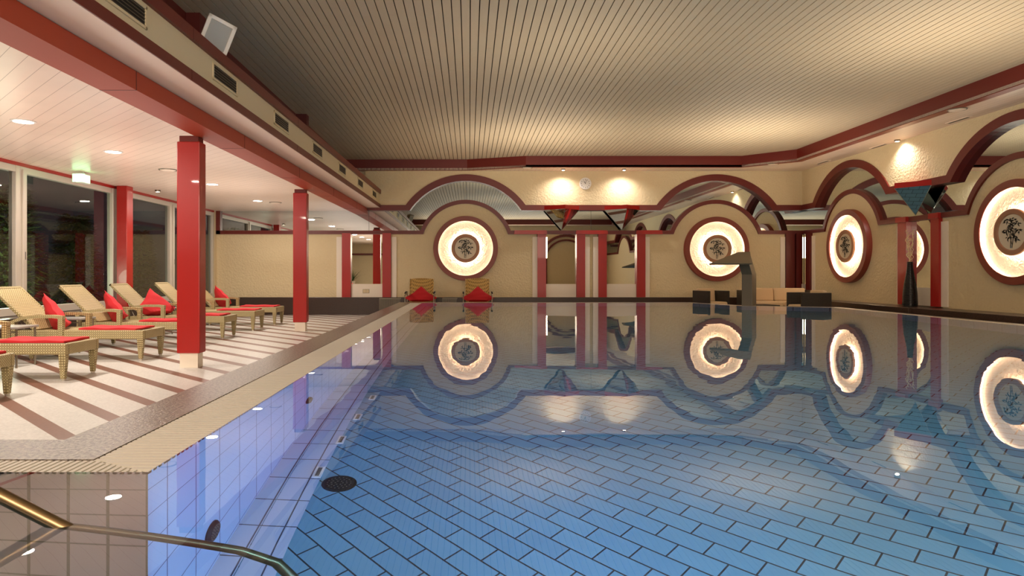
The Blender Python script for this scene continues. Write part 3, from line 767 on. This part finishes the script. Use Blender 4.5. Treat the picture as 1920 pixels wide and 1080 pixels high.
# ------------------------------------------------------------------ loungers
def lounger():
    o = empty('sun_lounger', (0, 0, 0), 0, 'x', 'sun lounger', 'rattan sun loungers in a row along the windows')
    W = .31
    mb = MB()
    mb.box(.35, 1.95, -W, -W+.05, .27, .385); mb.box(.35, 1.95, W-.05, W, .27, .385); mb.box(1.90, 1.95, -W+.05, W-.05, .27, .385); mb.box(.35, .40, -W+.05, W-.05, .27, .385)
    mb.build('seat_frame', M['rattan'], o, bevel=.012)
    mb = MB(); mb.box(.39, 1.91, -W+.04, W-.04, .345, .375); mb.build('seat', M['rattan'], o)
    for x, s in ((1.9, -1), (1.9, 1), (.52, -1), (.52, 1)):
        l = empty('tmp', (0, 0, 0)); bpy.data.objects.remove(l)
        mb = MB(); y = s*(W-.035)
        mb.prism([(x-.022, y-.022, .02), (x+.022, y-.022, .02), (x+.022, y+.022, .02), (x-.022, y+.022, .02)], [(x-.04, y-.034, .30), (x+.045, y-.034, .30), (x+.045, y+.034, .30), (x-.04, y+.034, .30)])
        lg = mb.build('leg', M['rattan'], o, bevel=.006)
        MB().lathe([(.001, 0), (.02, 0), (.022, .022), (.001, .022)], 12, c=(x, y, 0)).build('foot_cap', M['cap'], lg)
    # backrest
    a = Vector((.56, 0, .385)); b = Vector((.0, 0, .92)); d = (b-a).normalized(); n = Vector((d.z, 0, -d.x)); Lb = (b-a).length
    def slab(mb, s0, s1, y0, y1, t0, t1):
        ps = []
        for t in (t0, t1):
            for s, y in ((s0, y0), (s0, y1), (s1, y1), (s1, y0)):
                q = a+d*s+n*t; ps.append((q.x, y, q.z))
        mb.prism(ps[:4], ps[4:])
    mb = MB(); slab(mb, .0, Lb-.02, -W+.05, W-.05, -.012, .012); mb.build('backrest', M['rattan_back'], o)
    mb = MB(); slab(mb, 0, Lb, -W+.02, -W+.055, -.02, .02); slab(mb, 0, Lb, W-.055, W-.02, -.02, .02); slab(mb, Lb-.035, Lb, -W+.02, W-.02, -.02, .02)
    mb.build('backrest_frame', M['rattan'], o, bevel=.008)
    mb = MB(); mb.tube([(.22, -.2, .70), (.40, -.2, .34)], .008, 8); mb.tube([(.22, .2, .70), (.40, .2, .34)], .008, 8); mb.build('back_support', M['steel'], o)
    for s in (-1, 1):
        mb = MB(); y0 = s*W-.03; y1 = s*W+.03
        pts = [(.28, .50), (.42, .555), (.62, .58), (.82, .58), (.95, .565)]
        for (x0, z0), (x1, z1) in zip(pts, pts[1:]):
            mb.prism([(x0, y0, z0-.04), (x1, y0, z1-.04), (x1, y1, z1-.04), (x0, y1, z0-.04)], [(x0, y0, z0), (x1, y0, z1), (x1, y1, z1), (x0, y1, z0)])
        mb.box(.885, .945, y0, y1, .30, .53); mb.box(.30, .345, y0, y1, .30, .475)
        mb.build('armrest', M['rattan'], o)
    return o
def pillow_mesh(w=.24, flat=0):
    """cushion standing on one corner, point up, in local x (thickness) / y / z"""
    mb = MB(); n = 14; idx = {}
    vs = []; fs = []
    for side in (1, -1):
        for i in range(n+1):
            for j in range(n+1):
                u = -1+2*i/n; v = -1+2*j/n
                pin = 1-.10*(1-abs(u))*(abs(v)**2)-.10*(1-abs(v))*(abs(u)**2)
                th = side*.095*((1-u*u)*(1-v*v))**.42
                y = w*(u-v)*.75*pin*1.12; z = w*(u+v)*.80*pin
                idx[(side, i, j)] = len(vs)
                # sagging lower corner
                low = -.10
                if z < low: z = low+(z-low)*.12; th *= 1.35
                vs.append((th+.006*math.sin(9*u+5*v), y, z))
    for side in (1, -1):
        for i in range(n):
            for j in range(n):
                f = (idx[side, i, j], idx[side, i+1, j], idx[side, i+1, j+1], idx[side, i, j+1]); fs.append(f if side > 0 else f[::-1])
    mb.add(vs, fs); return mb
def towel_mesh():
    mb = MB(); nx, ny = 24, 8; vs = []; fs = []
    rnd = random.Random(5)
    for i in range(nx+1):
        for j in range(ny+1):
            x = .74*i/nx; y = -.24+.48*j/ny
            z = .030+.004*math.sin(x*17+y*5)+.003*math.sin(y*21)
            if i in (0, nx) or j in (0, ny): z -= .01
            vs.append((x, y+.004*math.sin(x*12), z))
    for i in range(nx):
        for j in range(ny): a = i*(ny+1)+j; fs.append((a, a+1, a+ny+2, a+ny+1))
    m_ = len(vs)
    vs += [(x, y, 0) for x, y, z in vs]
    for f in list(fs): fs.append(tuple(i+m_ for i in f[::-1]))
    per = [(i, 0) for i in range(nx)]+[(nx, j) for j in range(ny)]+[(i, ny) for i in range(nx, 0, -1)]+[(0, j) for j in range(ny, 0, -1)]
    ids = [i*(ny+1)+j for i, j in per]
    for a, b in zip(ids, ids[1:]+ids[:1]): fs.append((a, b, b+m_, a+m_))
    mb.add(vs, fs); return mb
LGR = lounger()
PIL = pillow_mesh().build('cushion', M['cloth'], smooth=True)
TOW = towel_mesh().build('folded_towel', M['cloth'], smooth=True, auto=True)
PIL['category'] = 'cushion'; PIL['group'] = 'red cushions on the rattan loungers'
TOW['category'] = 'towel'; TOW['group'] = 'folded red towels on the rattan loungers'
LN = [(7.27, 'second sun lounger from the left edge, its head cut by the picture edge'),
      (5.87, 'nearest sun lounger, only its foot end in view at the left edge'),
      (8.92, 'third sun lounger from the left, with its raised back at the picture edge'),
      (10.35, 'fourth sun lounger from the left, its foot end hidden behind the nearer column'),
      (11.78, 'fifth sun lounger from the left, passing behind the nearer column'),
      (13.4, 'sixth sun lounger from the left, before the far one'),
      (14.85, 'farthest sun lounger of the row, near the dark granite ledge')]
CN = ['second lounger from the left edge', 'nearest lounger at the left edge', 'third lounger from the left', 'fourth lounger from the left', 'fifth lounger from the left', 'sixth lounger from the left', 'farthest lounger of the row']
XH = -6.06
fp = ft = True
for i, (y, lab) in enumerate(LN):
    o = place(LGR, (XH, y, FZ), .0, 'rattan '+lab if False else lab.replace('sun lounger', 'rattan sun lounger'), first=(i == 0))
    j = [0, .02, -.03, .015, -.02, .03, 0][i]
    t = place(TOW, (XH+1.14+j, y+j*.5, FZ+.386), j*1.5, 'folded red towel on the foot end of the '+CN[i], first=ft); ft = False
    if i != 5 or True:
        p = place(PIL, (XH+.66+j, y+[0, .0, .08, .07, .05, 0, .1][i], FZ+.50), 0, 'pointed red cushion leaning on the back of the '+CN[i], first=fp); fp = False
        p.rotation_euler = (0.06*((i % 3)-1), -.45, [.5, .3, .65, .7, -.45, .2, .75][i])
# side tables
def table():
    o = empty('side_table', (0, 0, 0), 0, 'x', 'table', 'small grey side tables between the loungers')
    MB().box(-.22, .22, -.2, .2, .455, .48).build('table_top', M['tablegrey'], o, bevel=.005)
    for x in (-.19, .19):
        for y in (-.17, .17): MB().tube([(x, y, 0), (x, y, .455)], .012, 8).build('leg', M['steel'], o)
    MB().tube([(-.19, -.17, .42), (.19, -.17, .42)], .008, 8).build('rail', M['steel'], o)
    return o
T0 = table()
for i, (x, y, lab) in enumerate(((-5.45, 8.1, 'small grey metal side table between the second and third loungers'), (-5.6, 9.64, 'small grey metal side table between the third and fourth loungers'), (-5.6, 12.6, 'small grey metal side table between the fifth and sixth loungers'))):
    place(T0, (x, y, FZ), 0, lab, first=(i == 0))

# ------------------------------------------------------------------ two reclining chairs behind the pool
def recliner():
    o = empty('reclining_chair', (0, 0, 0), 0, 'x', 'chair', 'woven reclining chairs at the far end of the pool')
    # local: faces -y
    mb = MB(); n = 8
    vs = []; fs = []
    for t in (0, 1):
        for i in range(n+1):
            for j in range(2):
                u = -1+2*i/n; x = u*(.275+.02*j); s = j
                y = .30+.32*s+.03*t-.03*(1-u*u); z = .36+.60*s+(.02*(1-u*u) if j else 0)
                vs.append((x, y, z))
    for i in range(n):
        a = i*2; m_ = (n+1)*2
        fs += [(a, a+2, a+3, a+1), (a+m_, a+1+m_, a+3+m_, a+2+m_), (a+1, a+3, a+3+m_, a+1+m_), (a, a+m_, a+2+m_, a+2)]
    mb.add(vs, fs); mb.build('backrest', M['rattan_gold'], o)
    mb = MB(); mb.box(-.27, .27, -.30, .32, .36, .385); mb.build('seat', M['rattan_gold'], o)
    for s in (-1, 1):
        mb = MB(); mb.tube([(s*.29, .27, .34), (s*.305, .62, .96)], .012, 10); mb.build('back_tube', M['rattan_gold'], o, True)
        mb = MB(); mb.tube([(s*.36, -.3, 0), (s*.36, -.28, .56), (s*.36, .35, .60)], .013, 10); mb.tube([(s*.36, .30, 0), (s*.36, .33, .60)], .013, 10)
        mb.tube([(s*.36, -.28, .36), (s*.36, .32, .36)], .012, 8)
        mb.build('side_frame', M['steel'], o, True)
        mb = MB(); mb.tube([(s*.36, -.28, .61), (s*.36, .0, .63), (s*.36, .3, .625)], [.018, .022, .018], 10); mb.build('arm_pad', M['black'], o, True)
    mb = MB(); mb.tube([(-.36, .3, .36), (.36, .3, .36)], .012, 8); mb.tube([(-.36, -.28, .36), (.36, -.28, .36)], .012, 8); mb.build('cross_bar', M['steel'], o, True)
    return o
RC = recliner()
PD = pillow_mesh(.26).build('cushion', M['cloth_dark'], smooth=True); PD['category'] = 'cushion'; PD['group'] = 'red cushions on the reclining chairs'
for i, (x, y, w) in enumerate(((-1.25, 17.38, 'left'), (.21, 17.30, 'right'))):
    place(RC, (x, y, FZ), 0, 'woven reclining chair with a red cushion, %s of the pair behind the pool' % w, first=(i == 0))
    p = place(PD, (x+.01, y+.10, FZ+.48), 0, 'pointed dark red cushion on the %s reclining chair behind the pool' % w, first=(i == 0))
    p.rotation_euler = (0, .40, PI/2); p.scale = (.9, .95, .78)

# ------------------------------------------------------------------ lounge furniture
def cubechair(lab, loc, rz, w=.78, seats=1):
    """faces -y"""
    nm = 'armchair' if seats == 1 else 'sofa'
    o = empty(nm, loc, rz, lab, 'armchair' if seats == 1 else 'sofa')
    d = .40; h = w/2
    MB().box(-h, -h+.07, -d, d, .04, .68).build('arm', M['wicker_dark'], o, bevel=.01)
    MB().box(h-.07, h, -d, d, .04, .68).build('arm', M['wicker_dark'], o, bevel=.01)
    MB().box(-h+.07, h-.07, d-.07, d, .04, .66).build('back_panel', M['wicker_dark'], o, bevel=.01)
    MB().box(-h+.07, h-.07, -d+.02, d-.07, .06, .28).build('base', M['wicker_dark'], o)
    sw = (w-.14)/seats
    for k in range(seats):
        x0 = -h+.07+k*sw
        MB().box(x0+.005, x0+sw-.005, -d-.01, d-.2, .28, .41).build('seat_cushion', M['cushion'], o, bevel=.035)
        R = Matrix.Translation((0, d-.16, .40)) @ Matrix.Rotation(-.12, 4, 'X')
        MB().box(x0+.005, x0+sw-.005, -.07, .07, 0, .33, mat=R).build('back_cushion', M['cushion'], o, bevel=.035)
    for sx in (-1, 1):
        for sy in (-1, 1): MB().box(sx*(h-.05)-.02, sx*(h-.05)+.02, sy*.34-.02, sy*.34+.02, 0, .05).build('foot', M['black'], o)
    return o
    return o
cubechair('dark wicker armchair with beige cushions standing alone left of the fountain', (5.98, 16.9, FZ), .30, .76).scale = (.8, .8, 1)
cubechair('dark wicker sofa with beige cushions in the far right corner', (7.78, 17.25, FZ), -.02, 1.75, 2)
cubechair('dark wicker armchair turned sideways at the right end of the sofa group', (7.53, 15.15, FZ), -PI/2+.10, .72).scale = (.85, .85, 1)
o = empty('coffee_table', (6.85, 16.1, FZ), .1, 'low dark wicker table in front of the beige sofa', 'table')
MB().box(-.32, .32, -.32, .32, .33, .37).build('table_top', M['wicker_dark'], o, bevel=.006)
for sx in (-1, 1):
    for sy in (-1, 1): MB().box(sx*.29-.03, sx*.29+.03, sy*.29-.03, sy*.29+.03, 0, .33).build('leg', M['wicker_dark'], o)

# ------------------------------------------------------------------ water fountain spout
FX, FY = 6.17, 15.06
o = empty('pool_fountain', (FX, FY, -.05), -.785, 'brushed steel swan-neck pool fountain with a flared spout, standing at the pool edge', 'fountain')
def sweep(mb, secs):
    """secs: (y, z, halfwidth, halfthickness, tilt) loft of rectangles"""
    vs = []; n = len(secs)
    for y, z, w, t, a in secs:
        ny, nz = math.cos(a), math.sin(a)
        for sx, st in ((-1, -1), (1, -1), (1, 1), (-1, 1)): vs.append((sx*w, y+st*t*ny, z+st*t*nz))
    fs = [(0, 3, 2, 1), tuple((n-1)*4+k for k in range(4))]
    for i in range(n-1):
        for k in range(4): fs.append((i*4+k, i*4+(k+1) % 4, (i+1)*4+(k+1) % 4, (i+1)*4+k))
    mb.add(vs, fs)
mb = MB(); sweep(mb, [(0, -.35, .115, .115, 0), (0, .74, .115, .115, .0), (-.30, 1.16, .115, .085, .62)]); mb.build('column', M['steelpaint'], o, bevel=.006)
mb = MB()
mb.prism([(-.13, -.24, 1.14), (.13, -.24, 1.14), (.46, -.95, .945), (-.46, -.95, .945)], [(-.13, -.26, 1.235), (.13, -.26, 1.235), (.46, -.96, .975), (-.46, -.96, .975)])
mb.build('spout', M['steelpaint'], o, bevel=.004)

# ------------------------------------------------------------------ vase with twigs
o = empty('floor_vase', (8.78, 13.6, .062), 0, 'tall ribbed black vase on the granite ledge before the niche mirror', 'vase')
prof = []
for k in range(121):
    t = k/120; z = .885*t
    K = [(0, .130), (.06, .136), (.27, .129), (.5, .108), (.69, .076), (.88, .053), (1, .049)]
    for (a, ra), (b, rb) in zip(K, K[1:]):
        if a <= t <= b: q = (t-a)/(b-a); r = ra+(rb-ra)*q
    r += .0035*math.sin(2*PI*t*34)
    prof.append((max(r, .03), z))
prof = [(.001, 0)]+prof+[(prof[-1][0]-.012, .885), (.03, .6)]
MB().lathe(prof, 40).build('body', M['vase'], o, True)
rnd = random.Random(11)
tw = empty('twig_bunch', (8.78, 13.6, .85), 0, 'pale twisted twigs standing in the tall black vase', 'twigs')
for k in range(9):
    pts = []; a = rnd.uniform(0, 6.28); ph = rnd.uniform(0, 6.28); H = rnd.uniform(.6, .8)
    for i in range(26):
        t = i/25; rr = .012+.055*t+.018*math.sin(t*28+ph)
        pts.append((rr*math.cos(a+t*3+.5*math.sin(t*20)), rr*math.sin(a+t*3), -.05+t*H))
    MB().tube(pts, .0055, 6).build('twig', M['twig'], tw, True)

# ------------------------------------------------------------------ plant at the front (seen in the mirror) and garden
def grass_plant(loc, lab):
    o = empty('potted_plant', loc, 0, lab, 'plant')
    MB().lathe([(.001, 0), (.12, 0), (.17, .22), (.15, .22), (.13, .19), (.001, .19)], 28).build('pot', M['pot'], o, True, auto=True)
    mb = MB(); rnd = random.Random(2)
    for k in range(46):
        a = rnd.uniform(0, 6.28); l = rnd.uniform(.5, .85); b = rnd.uniform(.15, .5); w = .012
        pts = [(math.cos(a)*b*t*(1+.5*t), math.sin(a)*b*t*(1+.5*t), .18+l*t-.35*b*t*t) for t in (0, .25, .5, .75, 1)]
        for (p, q, s, e) in zip(pts, pts[1:], (1, 1, .8, .5), (1, .8, .5, .05)):
            n = Vector((-math.sin(a), math.cos(a), 0))*w
            mb.add([Vector(p)-n*s, Vector(p)+n*s, Vector(q)+n*e, Vector(q)-n*e], [(0, 1, 2, 3)])
    mb.build('leaves', M['green'], o)
grass_plant((-6.6, -1.6, LZ-.005), 'spiky green potted plant on the window ledge, seen in the left niche mirror')
def conifer(x, y, h, r, seed, lab):
    o = empty('conifer', (x, y, FZ-.2), 0, lab, 'tree', 'conifers in the dark garden outside the windows')
    MB().tube([(0, 0, 0), (0, 0, h*.9)], [.07, .02], 8).build('trunk', M['bark'], o)
    rnd = random.Random(seed); mb = MB()
    for k in range(int(1500*h)):
        t = rnd.random()**.8; z = .1+t*(h-.1); rr = r*(1-t*.75)*math.sqrt(rnd.uniform(.25, 1)); a = rnd.uniform(0, 6.28)
        c = Vector((rr*math.cos(a), rr*math.sin(a), z)); d = Vector((math.cos(a), math.sin(a), rnd.uniform(-.5, .4))).normalized()
        s = d.cross(Vector((0, 0, 1))).normalized()*.026; L_ = rnd.uniform(.10, .22)
        mb.add([c-s, c+s, c+d*L_+s*.3, c+d*L_-s*.3], [(0, 1, 2, 3)])
        for q in (-1, 1):
            e = (d*.6+s.normalized()*q*.6).normalized()*L_*.6; m_ = c+d*L_*.4
            mb.add([m_-s*.6, m_+s*.6, m_+e], [(0, 1, 2)])
    mb.build('foliage', M['conifer'], o)
conifer(-8.5, 12.6, 2.9, .95, 1, 'dense green conifer outside the second visible window')
conifer(-8.9, 15.4, 2.6, .9, 2, 'dark conifer outside the window right of the red post')
conifer(-9.2, 10.2, 2.7, .8, 3, 'dim conifer outside the window at the left edge')
conifer(-8.6, 17.8, 2.4, .7, 4, 'conifer outside the farthest window')
mb = MB(); mb.box(-16, XL-.1, -4, 24, FZ-.3, FZ-.2); struct(mb.build('garden_ground', M['soil']))

# ------------------------------------------------------------------ camera
cam = bpy.data.cameras.new('Camera'); co = bpy.data.objects.new('Camera', cam); COL.objects.link(co)
co.location = (0, 0, .71); co.rotation_euler = (PI/2, 0, 0)
cam.lens = 24; cam.sensor_width = 36; cam.shift_x = 80/1920; cam.shift_y = -27/1920; cam.clip_start = .05
S.camera = co

# ------------------------------------------------------------------ lights
def light(name, kind, loc, rot, energy, col, **kw):
    l = bpy.data.lights.new(name, kind); l.energy = energy; l.color = col
    for k, v in kw.items(): setattr(l, k, v)
    o = bpy.data.objects.new(name, l); COL.objects.link(o); o.location = loc; o.rotation_euler = rot; return o
WARM = (1, .80, .58)
for x, y, lab in DL:
    light('downlight_beam', 'AREA', (x, y, ZL-.02), (0, 0, 0), 44, (1, .88, .77), shape='DISK', size=.2)
for x, y, z, lab in SP[:3]:
    tgt = Vector((x+.0, YB-.1, .2)) if y > 17 else Vector((XR-.1, y-.3, .2))
    d = tgt-Vector((x, y, z-.05)); q = d.to_track_quat('-Z', 'Y').to_euler()
    light('spot_beam', 'SPOT', (x, y, z-.06), q, 72, (1, .90, .84), spot_size=2.5, spot_blend=1, shadow_soft_size=.04)
# added fill: unseen area lights floating in the hall, brightening the slatted ceiling
for x, y, e in ((6, 14.5, 60), (6, 8.5, 50), (1.5, 15, 50), (6.3, 3, 26), (1.5, 9, 20), (.5, -1, 14)):
    light('hall_fill', 'AREA', (x, y, 1.9), (PI, 0, 0), e*1.1, (1, .86, .68), shape='DISK', size=2.0)
for y, e in ((2, 24), (6, 24), (9.5, 26), (13, 24), (16.5, 12)):
    light('lounge_fill', 'AREA', (-4.9, y, .9), (PI, 0, 0), e, (1, .91, .83), shape='RECTANGLE', size=1.6, size_y=2.5)  # added unseen fill over the loungers to brighten the low ceiling
light('front_fill', 'AREA', (1, -2.2, 2.2), (math.radians(86), 0, 0), 370, (1, .82, .64), shape='RECTANGLE', size=9, size_y=1.2)  # unseen fill added behind the camera for the whole hall
# unseen underwater lights, added to give the pool its blue
for x, e in ((1.0, 46), (3, 38), (5.6, 24)):
    light('pool_fill', 'AREA', (x, 1.0, -.7), (math.radians(72), 0, 0), e, (.22, .64, .95), shape='DISK', size=.5)
for tx, ty, e in ((-1.15, 4.2, 200), (-1.15, 7.5, 260)):
    d = Vector((tx-2.0, ty-1.0, -.1)); q = d.to_track_quat('-Z', 'Y').to_euler()
    light('pool_wall_fill', 'SPOT', (2.0, 1.0, -.55), q, e, (.16, .28, 1), spot_size=1.1, spot_blend=1, shadow_soft_size=.1)  # added unseen spots that brighten the left pool wall in blue
light('garden_fill', 'POINT', (-7.5, 11.2, .6), (0, 0, 0), 45, (.9, 1, .75), shadow_soft_size=.2)  # added unseen light to bring up the conifers outside

w = bpy.data.worlds.new('World'); S.world = w; w.use_nodes = True
w.node_tree.nodes['Background'].inputs[0].default_value = (.02, .022, .025, 1); w.node_tree.nodes['Background'].inputs[1].default_value = .6
S.view_settings.view_transform = 'Standard'; S.view_settings.look = 'None'; S.view_settings.gamma = 1; S.view_settings.exposure = .25
try: S.view_settings.use_curve_mapping = False
except Exception: pass
